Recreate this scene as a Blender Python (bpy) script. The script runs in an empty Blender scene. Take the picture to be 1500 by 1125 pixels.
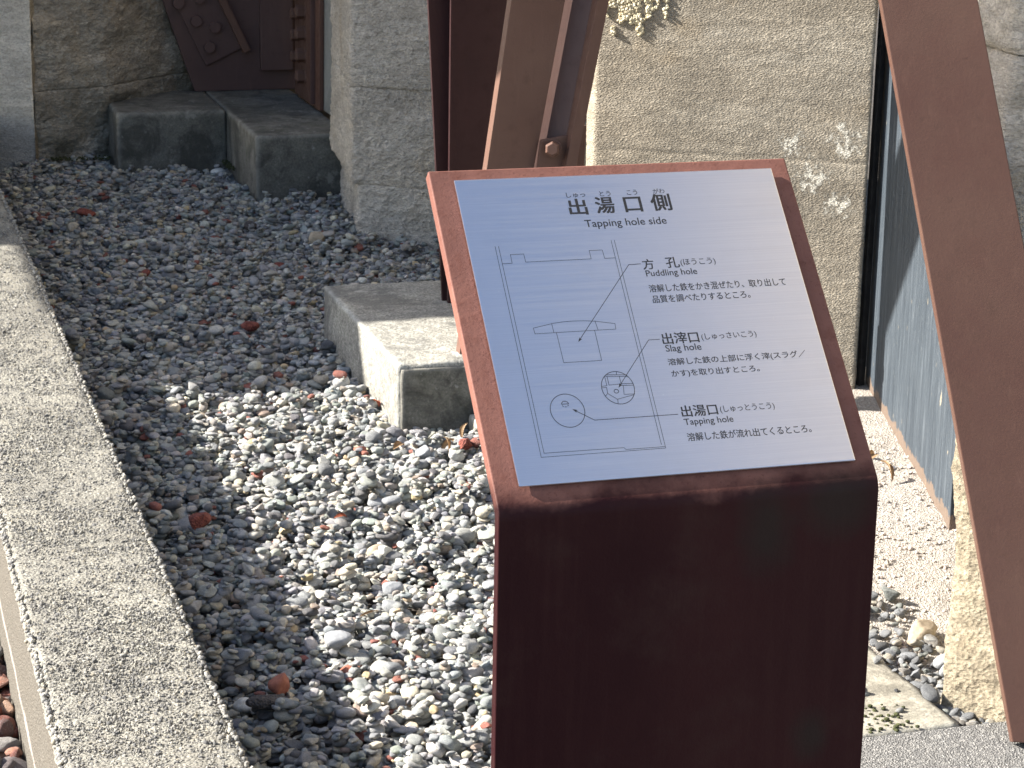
import bpy, bmesh, math, random
import numpy as np
from mathutils import Vector, Matrix
R_ = math.radians
random.seed(7)
S = bpy.context.scene
C = S.collection

# ------------------------------------------------------------------ camera, sky, sun, exposure
CAM_H = 1.6
yaw, pitch, roll = 0.2963, 0.2758, 0.018
cam_d = bpy.data.cameras.new("camera"); cam = bpy.data.objects.new("camera", cam_d); C.objects.link(cam)
cam_d.sensor_width = 36; cam_d.lens = 80.09; cam_d.clip_start = 0.05; cam_d.clip_end = 2000
F = Vector((math.sin(yaw)*math.cos(pitch), math.cos(yaw)*math.cos(pitch), -math.sin(pitch)))
r0 = Vector((math.cos(yaw), -math.sin(yaw), 0)); u0 = r0.cross(F)
Rv = r0*math.cos(roll)+u0*math.sin(roll); Uv = -r0*math.sin(roll)+u0*math.cos(roll)
cam.matrix_world = Matrix(((Rv.x, Uv.x, -F.x, 0), (Rv.y, Uv.y, -F.y, 0), (Rv.z, Uv.z, -F.z, CAM_H), (0, 0, 0, 1)))
cam_d.dof.use_dof = True; cam_d.dof.focus_distance = 3.1; cam_d.dof.aperture_fstop = 40
S.camera = cam

SUN_EL, SUN_BACK = R_(33), R_(20)       # low sun from the left, slightly behind the scene
sd = Vector((-math.cos(SUN_EL)*math.cos(SUN_BACK), math.cos(SUN_EL)*math.sin(SUN_BACK), math.sin(SUN_EL)))
W = bpy.data.worlds.new("World"); S.world = W; W.use_nodes = True
wn = W.node_tree; bg = wn.nodes["Background"]
sky = wn.nodes.new("ShaderNodeTexSky"); sky.sky_type = 'NISHITA'; sky.sun_disc = False
sky.sun_elevation = SUN_EL; sky.sun_rotation = math.atan2(sd.x, sd.y)
sky.air_density = 1.0; sky.dust_density = 1.5; sky.ozone_density = 1.0
wn.links.new(sky.outputs[0], bg.inputs[0]); bg.inputs[1].default_value = 0.085
sun_d = bpy.data.lights.new("sun", 'SUN'); sun_d.energy = 5.0; sun_d.angle = R_(0.5); sun_d.color = (1, .94, .85)
sun = bpy.data.objects.new("sun", sun_d); C.objects.link(sun); sun.rotation_euler = sd.to_track_quat('Z', 'Y').to_euler()
sun.location = sd*20
S.view_settings.view_transform = 'Standard'; S.view_settings.look = 'None'; S.view_settings.gamma = 1
S.view_settings.use_curve_mapping = False
S.view_settings.exposure = 1.75

# ------------------------------------------------------------------ node helpers
class Mat:
    def __init__(s, name, rough=.8, metal=0.0):
        s.m = bpy.data.materials.new(name); s.m.use_nodes = True; s.t = s.m.node_tree; s.n = s.t.nodes
        s.b = s.n["Principled BSDF"]; s.b.inputs["Roughness"].default_value = rough; s.b.inputs["Metallic"].default_value = metal
        s.tc = s.n.new("ShaderNodeTexCoord"); s._bump = None
    def link(s, a, b): s.t.links.new(a, b); return b
    def mapping(s, scale=(1, 1, 1), rot=(0, 0, 0), loc=(0, 0, 0), gen='Object'):
        m = s.n.new("ShaderNodeMapping"); s.link(s.tc.outputs[gen], m.inputs[0])
        m.inputs['Scale'].default_value = scale; m.inputs['Rotation'].default_value = rot; m.inputs['Location'].default_value = loc
        return m.outputs[0]
    def noise(s, scale=5, detail=6, rough=.6, vec=None, dist=0, col=False):
        n = s.n.new("ShaderNodeTexNoise"); n.inputs['Scale'].default_value = scale; n.inputs['Detail'].default_value = detail
        n.inputs['Roughness'].default_value = rough; n.inputs['Distortion'].default_value = dist
        s.link(vec if vec is not None else s.tc.outputs['Object'], n.inputs['Vector']); return n.outputs['Color' if col else 'Fac']
    def voro(s, scale=50, vec=None, out='Distance', feat='F1', rnd=1):
        n = s.n.new("ShaderNodeTexVoronoi"); n.inputs['Scale'].default_value = scale; n.feature = feat; n.inputs['Randomness'].default_value = rnd
        s.link(vec if vec is not None else s.tc.outputs['Object'], n.inputs['Vector']); return n.outputs[out]
    def ramp(s, fac, stops, interp='LINEAR'):
        n = s.n.new("ShaderNodeValToRGB"); n.color_ramp.interpolation = interp; e = n.color_ramp.elements
        while len(e) < len(stops): e.new(.5)
        for i, (p, c) in enumerate(stops):
            if not isinstance(c, (tuple, list)): c = (c, c, c)
            e[i].position = p; e[i].color = (*c, 1)
        s.link(fac, n.inputs[0]); return n.outputs[0]
    def mix(s, fac, a, b, mode='MIX'):
        n = s.n.new("ShaderNodeMix"); n.data_type = 'RGBA'; n.blend_type = mode
        for i, v in ((0, fac), (6, a), (7, b)):
            if isinstance(v, (int, float)): 
                n.inputs[i].default_value = v if i == 0 else (v, v, v, 1)
            elif isinstance(v, tuple): n.inputs[i].default_value = (*v, 1)
            else: s.link(v, n.inputs[i])
        return n.outputs[2]
    def math(s, op, a, b=0, clamp=False):
        n = s.n.new("ShaderNodeMath"); n.operation = op; n.use_clamp = clamp
        for i, v in ((0, a), (1, b)):
            if isinstance(v, (int, float)): n.inputs[i].default_value = v
            else: s.link(v, n.inputs[i])
        return n.outputs[0]
    def sep(s, gen='Object'):
        n = s.n.new("ShaderNodeSeparateXYZ"); s.link(s.tc.outputs[gen], n.inputs[0]); return n.outputs
    def color(s, v):
        if isinstance(v, tuple): s.b.inputs['Base Color'].default_value = (*v, 1)
        else: s.link(v, s.b.inputs['Base Color'])
    def rough(s, v): s.link(v, s.b.inputs['Roughness'])
    def bump(s, h, dist=.002, strength=1.0):
        n = s.n.new("ShaderNodeBump"); n.inputs['Distance'].default_value = dist; n.inputs['Strength'].default_value = strength
        s.link(h, n.inputs['Height'])
        if s._bump is not None: s.link(s._bump, n.inputs['Normal'])
        s._bump = n.outputs[0]; s.link(s._bump, s.b.inputs['Normal'])

# ------------------------------------------------------------------ noise for geometry
_rs = np.random.RandomState(3); _tab = _rs.rand(64, 64, 64).astype(np.float32)
def vnoise(P):
    P = np.asarray(P, float); i = np.floor(P).astype(int); f = P-i; f = f*f*(3-2*f); r = 0
    for a in (0, 1):
        for b in (0, 1):
            for c in (0, 1):
                w = (f[..., 0] if a else 1-f[..., 0])*(f[..., 1] if b else 1-f[..., 1])*(f[..., 2] if c else 1-f[..., 2])
                r = r+w*_tab[(i[..., 0]+a) % 64, (i[..., 1]+b) % 64, (i[..., 2]+c) % 64]
    return r*2-1
def fbm(P, o=4, g=.5):
    r = 0; a = 1; P = np.asarray(P, float)
    for k in range(o): r = r+a*vnoise(P*(2.03**k)+k*7.3); a *= g
    return r

# ------------------------------------------------------------------ object helpers
def tag(o, label=None, cat=None, group=None, kind=None):
    for k, v in (('label', label), ('category', cat), ('group', group), ('kind', kind)):
        if v: o[k] = v
    return o
def empty(name, loc, label, cat, group=None):
    o = bpy.data.objects.new(name, None); C.objects.link(o); o.location = loc; o.empty_display_size = .1
    return tag(o, label, cat, group)
def mesh_obj(name, verts, faces, mat, parent=None, smooth=False):
    me = bpy.data.meshes.new(name); me.from_pydata([tuple(v) for v in verts], [], faces); me.update()
    if smooth: me.polygons.foreach_set('use_smooth', [True]*len(me.polygons))
    o = bpy.data.objects.new(name, me); C.objects.link(o)
    if mat: me.materials.append(mat.m if isinstance(mat, Mat) else mat)
    if parent:
        o.parent = parent; root = parent
        base = Vector((0, 0, 0))
        while root: base += root.location; root = root.parent
        o.location = -base          # vertices are written in world coordinates
    return o
def bake(o):
    if o.location.length > 0:
        o.data.transform(Matrix.Translation(o.location)); o.location = (0, 0, 0)
def bm_obj(name, bm, mat, parent=None, smooth=False):
    bm.normal_update(); vs = [v.co.copy() for v in bm.verts]
    for i, v in enumerate(bm.verts): v.index = i
    fs = [[v.index for v in f.verts] for f in bm.faces]; bm.free()
    return mesh_obj(name, vs, fs, mat, parent, smooth)
def bevel(bm, w, seg=2, angle=30):
    es = [e for e in bm.edges if len(e.link_faces) == 2 and e.calc_face_angle(0) > R_(angle)]
    bmesh.ops.bevel(bm, geom=es, offset=w, segments=seg, affect='EDGES', profile=.6, clamp_overlap=True)
def prism(name, poly, d, mat, parent=None, bev=.0015, seg=2):
    """poly: 3-D corners of one flat face; d: extrusion vector."""
    bm = bmesh.new(); d = Vector(d)
    a = [bm.verts.new(Vector(p)) for p in poly]; b = [bm.verts.new(Vector(p)+d) for p in poly]
    bm.faces.new(a); bm.faces.new(b[::-1]); n = len(a)
    for i in range(n): bm.faces.new((a[i], b[i], b[(i+1) % n], a[(i+1) % n]))
    bmesh.ops.recalc_face_normals(bm, faces=bm.faces)
    if bev: bevel(bm, bev, seg)
    return bm_obj(name, bm, mat, parent)
def box(name, x0, x1, y0, y1, z0, z1, mat, parent=None, bev=.002):
    return prism(name, [(x0, y0, z0), (x1, y0, z0), (x1, y0, z1), (x0, y0, z1)], (0, y1-y0, 0), mat, parent, bev)
def rough_box(name, x0, x1, y0, y1, z0, z1, mat, parent=None, res=.012, amp=.003, bev=.01, edge=.006, freq=14, cut=None):
    """a dense box with worn rounded edges and an uneven skin"""
    def ax(a, b):
        n = max(2, int(round((b-a)/res))); return np.linspace(a, b, n+1)
    X, Y, Z = ax(x0, x1), ax(y0, y1), ax(z0, z1); vid = {}; V = []; Fc = []
    def v(i, j, k):
        key = (i, j, k)
        if key not in vid: vid[key] = len(V); V.append((X[i], Y[j], Z[k]))
        return vid[key]
    nx, ny, nz = len(X)-1, len(Y)-1, len(Z)-1
    for i in range(nx):
        for j in range(ny):
            Fc.append((v(i, j, nz), v(i+1, j, nz), v(i+1, j+1, nz), v(i, j+1, nz)))
    for i in range(nx):
        for k in range(nz):
            Fc.append((v(i, 0, k), v(i+1, 0, k), v(i+1, 0, k+1), v(i, 0, k+1))); Fc.append((v(i, ny, k), v(i, ny, k+1), v(i+1, ny, k+1), v(i+1, ny, k)))
    for j in range(ny):
        for k in range(nz):
            Fc.append((v(0, j, k), v(0, j, k+1), v(0, j+1, k+1), v(0, j+1, k))); Fc.append((v(nx, j, k), v(nx, j+1, k), v(nx, j+1, k+1), v(nx, j, k+1)))
    P = np.array(V); lo = np.array([x0, y0, z0]); hi = np.array([x1, y1, z1])
    q = np.clip(P, lo+bev, hi-bev); q[:, 2] = np.clip(P[:, 2], z0, z1-bev); d = P-q; L = np.linalg.norm(d, axis=1, keepdims=True)
    Nn = np.where(L > 1e-9, d/np.maximum(L, 1e-9), 0); P = q+Nn*bev*np.minimum(1, L/bev)
    ed = (np.abs(Nn) > .25).sum(1) >= 2
    P = P+Nn*(amp*fbm(P*freq, 4, .55))[:, None]
    P = P-Nn*(ed*edge*np.maximum(0, fbm(P*freq*3+5, 3, .6)+.2))[:, None]
    if cut: P = cut(P)
    return mesh_obj(name, P, Fc, mat, parent, smooth=True)

# ------------------------------------------------------------------ materials
def concrete(name, base, dark, agg=.5, moss=.0, bumpd=.0015, scale=1.0):
    m = Mat(name, .9)
    big = m.noise(3.5, 6, .65); fine = m.noise(120*scale, 4, .7); mid = m.noise(22, 6, .7)
    c = m.ramp(big, [(.3, dark), (.62, base)])
    c = m.mix(m.ramp(mid, [(.35, .55), (.65, 0)]), c, tuple(x*.55 for x in dark))
    vc = m.voro(210*scale, out='Color'); sp = m.ramp(vc, [(0, (.45, .43, .4)), (.5, (.9, .9, .88)), (1, (1.5, 1.48, 1.4))])
    c = m.mix(agg, c, m.mix(1, c, sp, 'MULTIPLY'))
    if moss: c = m.mix(m.ramp(m.noise(7, 5, .7), [(.5, 0), (.68, moss)]), c, (.05, .055, .03))
    wht = m.ramp(m.noise(38, 3, .5), [(.68, 0), (.73, .35)]); c = m.mix(wht, c, (.5, .5, .48))
    st = m.noise(5.5, 7, .72, m.mapping((1, 1, .8)), .8); c = m.mix(m.ramp(st, [(.40, .75), (.52, 0)]), c, tuple(x*.42 for x in dark)); c = m.mix(m.ramp(m.noise(10, 6, .7), [(.60, 0), (.66, .45)]), c, tuple(min(.6, x*1.5) for x in base))
    ge = m.n.new("ShaderNodeNewGeometry"); c = m.mix(m.ramp(ge.outputs['Pointiness'], [(.52, 0), (.57, .35)]), c, tuple(min(.6, x*1.6) for x in base))
    m.color(c); m.bump(fine, bumpd); m.bump(mid, .004); return m
M = {}
# exposed-aggregate kerb
k = Mat("kerb_concrete", .92)
v1 = k.voro(170, out='Color'); v2 = k.voro(330, out='Color'); d1 = k.voro(170, out='Distance')
c = k.ramp(v1, [(0, (.17, .168, .16)), (.3, (.29, .28, .26)), (.6, (.40, .39, .35)), (1, (.54, .52, .465))])
c = k.mix(.5, c, k.ramp(v2, [(0, (.13, .13, .125)), (.5, (.36, .35, .32)), (1, (.66, .64, .57))]))
c = k.mix(k.ramp(k.noise(4, 4, .6), [(.35, .55), (.65, 0)]), c, k.mix(1, c, (.52, .52, .54), 'MULTIPLY')); c = k.mix(k.ramp(k.noise(1.6, 6, .7), [(.42, .5), (.55, 0)]), c, k.mix(1, c, (.62, .60, .58), 'MULTIPLY')); c = k.mix(1, c, (.70, .69, .645), 'MULTIPLY')
k.color(c); k.bump(k.math('MULTIPLY', d1, -1), .004, .7); k.bump(k.noise(300, 4, .7), .0012); M['kerb'] = k
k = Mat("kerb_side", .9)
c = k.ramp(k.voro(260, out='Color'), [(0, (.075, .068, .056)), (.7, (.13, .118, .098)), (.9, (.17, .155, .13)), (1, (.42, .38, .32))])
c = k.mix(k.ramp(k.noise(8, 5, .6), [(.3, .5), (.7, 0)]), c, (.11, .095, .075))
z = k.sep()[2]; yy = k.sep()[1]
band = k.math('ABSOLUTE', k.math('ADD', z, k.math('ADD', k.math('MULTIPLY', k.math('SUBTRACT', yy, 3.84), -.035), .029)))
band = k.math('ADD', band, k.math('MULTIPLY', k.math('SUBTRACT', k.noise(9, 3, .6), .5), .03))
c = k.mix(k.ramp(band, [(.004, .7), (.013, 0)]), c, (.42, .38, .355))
k.color(c); k.bump(k.voro(260), .003); k.bump(k.noise(160, 4, .7), .0015); M['kerb_side'] = k
M['block'] = concrete("block_concrete", (.40, .39, .35), (.27, .265, .245), .95, .0, .003)
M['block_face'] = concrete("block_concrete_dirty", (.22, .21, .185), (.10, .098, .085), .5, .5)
M['slab'] = concrete("slab_concrete", (.42, .39, .33), (.27, .25, .2), .5, .5)
M['mortar'] = concrete("mortar", (.25, .255, .24), (.17, .175, .165), .3, .2)

def stone(name, c1, c2, c3, streak_rot=0.15, bumpd=.006, lime=None, moss=0, chisel=1.0, grain=90, sq=(3.4, 1.6)):
    m = Mat(name, .93)
    v = m.mapping((1, 1, sq[0]), (0, streak_rot, .4)); v2 = m.mapping((1, 1, sq[1]), (0, streak_rot, .4))
    big = m.noise(2.6, 5, .6, v); mid = m.noise(16, 8, .7, v, .6); fine = m.noise(grain, 6, .78, v2, .35); pit = m.voro(grain*1.3, v2)
    c = m.ramp(big, [(.3, c2), (.5, c1), (.7, c3)])
    c = m.mix(m.ramp(mid, [(.36, .6), (.6, 0)]), c, tuple(x*.5 for x in c2))
    c = m.mix(m.ramp(fine, [(.34, .75), (.52, 0)]), c, tuple(x*.34 for x in c2))
    c = m.mix(m.ramp(m.noise(1.4, 7, .75, v), [(.42, .45), (.54, 0)]), c, tuple(x*.55 for x in c2))
    c = m.mix(m.ramp(fine, [(.56, 0), (.72, .5)]), c, tuple(min(.8, x*1.5) for x in c3))
    c = m.mix(m.ramp(m.noise(5, 3, .5), [(.62, 0), (.75, .35)]), c, (.36, .27, .16))
    if moss:
        zz = m.sep()[2]; f = m.math('MULTIPLY', m.ramp(zz, [(.0, 1), (.33, 0)]), m.ramp(m.noise(9, 5, .7), [(.4, 0), (.6, 1)]))
        c = m.mix(m.math('MULTIPLY', f, moss), c, (.045, .05, .03))
    if lime:
        g = None
        for (lx, ly, lz, r) in lime:
            n = m.n.new("ShaderNodeVectorMath"); n.operation = 'DISTANCE'; m.link(m.tc.outputs['Object'], n.inputs[0]); n.inputs[1].default_value = (lx, ly, lz)
            w = m.math('SUBTRACT', 1, m.math('DIVIDE', n.outputs['Value'], r), True); g = w if g is None else m.math('MAXIMUM', g, w)
        f = m.math('MULTIPLY', m.math('SUBTRACT', m.math('ADD', m.noise(55, 5, .75), m.math('MULTIPLY', g, .35)), .72), 14, True)
        f = m.math('MULTIPLY', f, m.math('GREATER_THAN', g, .02)); c = m.mix(f, c, (.72, .68, .58)); m.bump(f, .004)
    m.color(c); m.bump(mid, bumpd*2.0*chisel); m.bump(fine, bumpd*.9); m.bump(pit, .003); return m
M['stone_left'] = stone("stone_left", (.58, .51, .41), (.43, .375, .30), (.66, .60, .50), .5, .006, moss=.8)
M['stone_smooth'] = stone("stone_smooth", (.64, .59, .51), (.55, .50, .43), (.72, .67, .59), -.6, .003)
M['stone_mid'] = stone("stone_mid", (.72, .655, .56), (.62, .56, .475), (.79, .73, .635), .1, .006)
M['stone_right'] = stone("stone_right", (.45, .395, .31), (.355, .305, .235), (.53, .475, .385), -.28, .0012, grain=130, sq=(4.5, 2.6),
                         lime=[(2.307, 5.197, 0.637, 0.070), (2.424, 5.130, 0.645, 0.090), (2.355, 5.170, 0.554, 0.090), (2.410, 5.139, 0.492, 0.080), (2.416, 5.135, 0.673, 0.050)])
M['stone_post'] = stone("stone_post", (.50, .43, .31), (.36, .30, .21), (.59, .53, .41), .0, .008)
m = Mat("lime_crust", .9); m.color(m.ramp(m.noise(60, 4, .6), [(.35, (.55, .47, .3)), (.65, (.78, .72, .55))])); m.bump(m.noise(150, 5, .7), .004); M['lime'] = m

def paint(name, base, alt, rough=.42, speck=.0):
    m = Mat(name, rough)
    big = m.noise(3, 5, .6); mid = m.noise(30, 5, .65)
    c = m.mix(m.ramp(big, [(.35, 0), (.68, 1)]), base, alt)
    c = m.mix(m.ramp(mid, [(.55, 0), (.75, .35)]), c, tuple(x*.6 for x in base))
    m.b.inputs['Specular IOR Level'].default_value = .28
    c = m.mix(m.ramp(m.noise(55, 3, .5), [(.74, 0), (.77, .35)]), c, tuple(x*.55 for x in base)); c = m.mix(m.ramp(m.noise(1, 5, .7, m.mapping((50, 50, 4))), [(.55, 0), (.78, .3)]), c, tuple(x*1.5 for x in alt))
    m.color(c); m.rough(m.ramp(mid, [(.3, rough-.08), (.7, rough+.14)])); m.bump(m.noise(220, 3, .6), .0004, .6); m.bump(m.noise(9, 2, .5), .003, .3); return m
M['steel'] = paint("brown_steel_paint", (.118, .062, .046), (.142, .080, .060), .45)
M['steel_dark'] = paint("dark_brown_steel_paint", (.095, .055, .050), (.120, .072, .062), .5)
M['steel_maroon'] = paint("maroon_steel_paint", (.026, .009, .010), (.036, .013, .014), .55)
M['steel_right'] = paint("brown_steel_paint_flat", (.090, .045, .033), (.106, .058, .042), .42)

# weathering steel of the sign: rusty brown above, shade painted into the darker upright, two dull patches
m = Mat("weathering_steel", .5); m.b.inputs["Specular IOR Level"].default_value = .10
big = m.noise(4, 6, .62); mid = m.noise(45, 6, .7); sp = m.noise(260, 3, .6)
c = m.mix(m.ramp(big, [(.35, 0), (.65, 1)]), (.160, .074, .060), (.215, .098, .076))
c = m.mix(m.ramp(mid, [(.5, 0), (.75, .55)]), c, (.12, .042, .03))
c = m.mix(m.ramp(sp, [(.60, 0), (.70, .5)]), c, (.08, .03, .025))
rs_ = m.noise(1, 6, .7, m.mapping((38, 38, 2.2)))
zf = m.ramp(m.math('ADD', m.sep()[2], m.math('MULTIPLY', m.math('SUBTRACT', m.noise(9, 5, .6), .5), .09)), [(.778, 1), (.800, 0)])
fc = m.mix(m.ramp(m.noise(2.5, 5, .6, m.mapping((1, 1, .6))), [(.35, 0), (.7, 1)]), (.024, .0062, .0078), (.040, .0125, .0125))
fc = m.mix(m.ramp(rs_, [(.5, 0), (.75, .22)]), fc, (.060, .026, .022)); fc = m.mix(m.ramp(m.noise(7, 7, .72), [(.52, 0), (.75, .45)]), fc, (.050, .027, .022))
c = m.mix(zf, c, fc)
def blot(loc, r, squash):
    n = m.n.new("ShaderNodeMapping"); m.link(m.tc.outputs['Object'], n.inputs[0]); n.inputs['Location'].default_value = [-a*b for a, b in zip(loc, squash)]; n.inputs['Scale'].default_value = squash
    l = m.n.new("ShaderNodeVectorMath"); l.operation = 'LENGTH'; m.link(n.outputs[0], l.inputs[0])
    dd = m.math('ADD', l.outputs['Value'], m.math('MULTIPLY', m.math('SUBTRACT', m.noise(14, 4, .6), .5), r*1.1))
    return m.ramp(m.math('DIVIDE', dd, r), [(.25, .6), (1, 0)])
for loc, r, q in (((1.005, 2.28, .735), .042, (1, 1, .6)), ((1.09, 2.28, .757), .05, (.8, 1, 1)), ((1.075, 2.28, .47), .03, (1, 1, .7))):
    c = m.mix(blot(loc, r, q), c, (.024, .022, .018))
m.color(c); m.rough(m.mix(zf, m.ramp(mid, [(.3, .5), (.7, .68)]), m.ramp(mid, [(.3, .40), (.7, .55)])))
m.bump(sp, .0004, .7); m.bump(mid, .0012, .6); m.bump(m.noise(5, 3, .5), .004, .35); M['corten'] = m

# brushed stainless plaque: hair lines run left to right
m = Mat("brushed_steel", .3, 1.0)
br = m.noise(1, 4, .7, m.mapping((4, 700, 700))); br2 = m.noise(1, 3, .6, m.mapping((3, 420, 420)))
pc = m.ramp(br, [(.3, (.74, .73, .78)), (.7, (.83, .82, .86))]); pc = m.mix(m.ramp(m.noise(260, 2, .5), [(.74, 0), (.76, .6)]), pc, (.95, .95, .95)); pc = m.mix(m.ramp(m.noise(9, 6, .7), [(.5, 0), (.8, .18)]), pc, (.60, .58, .56)); m.color(pc); m.rough(m.ramp(br2, [(.3, .30), (.7, .42)]))
m.b.inputs['Anisotropic'].default_value = .75
tg = m.n.new("ShaderNodeCombineXYZ"); tg.inputs[1].default_value = math.cos(.7956); tg.inputs[2].default_value = math.sin(.7956)
m.link(tg.outputs[0], m.b.inputs['Tangent']); m.bump(br, .00006, .5); M['plaque'] = m
m = Mat("ink", .5); m.color((.012, .012, .014)); M['ink'] = m

# bluish weathered sheet
m = Mat("blue_grey_board", .6); m.b.inputs["Specular IOR Level"].default_value = .12
g1 = m.noise(1, 5, .7, m.mapping((60, 60, 5))); g2 = m.noise(1, 4, .7, m.mapping((160, 160, 22)))
c = m.ramp(g1, [(.3, (.030, .039, .050)), (.55, (.056, .069, .084)), (.75, (.10, .117, .135))])
c = m.mix(m.ramp(g2, [(.62, 0), (.74, .5)]), c, (.24, .26, .27))
c = m.mix(m.ramp(m.noise(28, 4, .6, m.mapping((1, 1, .5))), [(.69, 0), (.73, .8)]), c, (.36, .31, .22))
rz = m.math('ADD', m.sep()[2], m.math('MULTIPLY', m.noise(16, 5, .7), -.08)); c = m.mix(m.ramp(rz, [(-.035, .6), (-.018, 0)]), c, (.22, .15, .10))
m.color(c); m.bump(g1, .005); m.bump(g2, .003); M['board'] = m
m = Mat("black_gap", .8); m.color(m.ramp(m.noise(30), [(.4, (.012, .012, .014)), (.7, (.03, .03, .03))])); m.bump(m.noise(60, 5, .7), .006); M['tar'] = m

m = Mat("pebble", .75)
at = m.n.new("ShaderNodeAttribute"); at.attribute_type = 'INSTANCER'; at.attribute_name = 'col'
v = m.mapping((1, 1, 1), gen='Object')
off = m.n.new("ShaderNodeVectorMath"); off.operation = 'ADD'; sc = m.n.new("ShaderNodeVectorMath"); sc.operation = 'SCALE'; sc.inputs['Scale'].default_value = 97
m.link(at.outputs['Color'], sc.inputs[0]); m.link(v, off.inputs[0]); m.link(sc.outputs[0], off.inputs[1]); v = off.outputs[0]
n1 = m.noise(1.3, 5, .65, v, .8); n2 = m.noise(9, 4, .7, v)
c = m.mix(1, at.outputs['Color'], m.ramp(n1, [(.3, (.68, .68, .70)), (.7, (1.25, 1.22, 1.16))]), 'MULTIPLY')
c = m.mix(1, c, m.ramp(n2, [(.32, (.72, .72, .72)), (.6, (1.1, 1.1, 1.1))]), 'MULTIPLY')
c = m.mix(m.ramp(m.noise(1.0, 2, .5, v, 2.5), [(.5, 0), (.515, .25), (.53, 0)]), c, (.6, .6, .58))
m.color(c); m.bump(n2, .03, .5); m.rough(m.ramp(n1, [(.3, .6), (.7, .85)])); M['pebble'] = m
def rock_mat(name, c1, c2, holes=0):
    m = Mat(name, .85); n = m.noise(70, 6, .7); m.color(m.ramp(n, [(.35, c1), (.65, c2)])); m.bump(n, .003)
    if holes: m.bump(m.voro(220), .004)
    return m
M['red_rock'] = rock_mat("red_scoria", (.12, .028, .02), (.27, .075, .05), 1)
M['brick_rock'] = rock_mat("brick_fragment", (.26, .09, .06), (.38, .15, .10))
M['white_rock'] = rock_mat("white_stone", (.5, .49, .45), (.75, .74, .7))
M['grey_rock'] = rock_mat("grey_stone", (.22, .23, .245), (.33, .34, .35))
M['tan_rock'] = rock_mat("tan_stone", (.30, .24, .17), (.45, .38, .28))
M['dark_rock'] = rock_mat("dark_stone", (.05, .045, .045), (.11, .095, .09), 1)
m = Mat("soil", .95); m.color(m.ramp(m.noise(60, 6, .7), [(.3, (.035, .03, .026)), (.7, (.11, .095, .08))])); m.bump(m.noise(90, 6, .7), .01); M['soil'] = m
m = Mat("asphalt", .85)
m.color(m.ramp(m.voro(300, out='Color'), [(0, (.085, .085, .085)), (.6, (.15, .148, .142)), (1, (.34, .33, .31))])); m.bump(m.voro(300), .003); m.bump(m.noise(30, 4), .004); M['asphalt'] = m
m = Mat("sand", .95)
c = m.ramp(m.voro(260, out='Color'), [(0, (.26, .23, .20)), (.5, (.41, .375, .33)), (1, (.62, .585, .53))])
c = m.mix(m.ramp(m.noise(6, 5, .6), [(.4, .35), (.65, 0)]), c, (.36, .31, .26))
m.color(c); m.bump(m.voro(260), .005); m.bump(m.noise(60, 6, .7), .006); M['sand'] = m
m = Mat("leaf", .7); m.color(m.ramp(m.noise(40), [(.3, (.30, .17, .08)), (.7, (.52, .40, .25))])); M['leaf'] = m
m = Mat("red_leaf", .7); m.color(m.ramp(m.noise(40), [(.3, (.30, .07, .03)), (.7, (.45, .14, .06))])); M['red_leaf'] = m
m = Mat("moss", .95); m.color(m.ramp(m.noise(90, 4), [(.3, (.02, .026, .010)), (.7, (.075, .080, .025))])); m.bump(m.noise(220, 4), .006); M['moss'] = m
m = Mat("roof_tile", .7); m.color(m.ramp(m.noise(6), [(.3, (.05, .052, .056)), (.7, (.09, .09, .095))])); M['roof'] = m
m = Mat("wood_post", .8); m.color((.12, .08, .05)); M['wood'] = m

# ------------------------------------------------------------------ ground
def ground(name, pts, z, mat, kind='structure', label=None):
    o = mesh_obj(name, [(x, y, z) for x, y in pts], [tuple(range(len(pts)))], mat); tag(o, label, None, None, kind); return o
ground("ground", [(-400, -400), (400, -400), (400, 400), (-400, 400)], -.26, M['soil'])
tag(box("asphalt_path", 1.30, 6, -1.5, 3.19, -.25, 0.0, M['asphalt'], None, .004), "grey asphalt path beside the stone post", None, None, 'structure')
ground("outer_soil", [(-3, 1), (.265, 1), (.265, 12), (-3, 12)], -.145, M['soil'])
ground("soil_base", [(.515, 1.2), (1.46, 1.2), (1.46, 5.3), (2.6, 5.3), (2.6, 9.6), (.515, 9.6)], -.075, M['soil'])
tag(rough_box("concrete_slab", 1.47, 1.785, 3.195, 5.18, -.2, .0, M['slab'], None, .014, .002, .006, .003), "pale mossy slab between sign and pebble gutter", None, None, 'structure')
# sand bank rising to the board
gx, gy = np.linspace(1.79, 3.0, 110), np.linspace(3.2, 5.3, 170); GX, GY = np.meshgrid(gx, gy)
def sand_h(X, Y): return -.035+.05*np.clip((Y-3.45)/.5, 0, 1)+.0*X
GZ = sand_h(GX, GY)+.004*fbm(np.stack([GX*14, GY*14, GX*0], -1), 4)
V = np.stack([GX, GY, GZ], -1).reshape(-1, 3); n = len(gx)
Fc = [(j*n+i, j*n+i+1, (j+1)*n+i+1, (j+1)*n+i) for j in range(len(gy)-1) for i in range(n-1)]
tag(mesh_obj("sandy_ground", V, Fc, M['sand'], None, True), "pale pinkish sandy ground in front of the blue grey board", None, None, 'structure')

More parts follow.
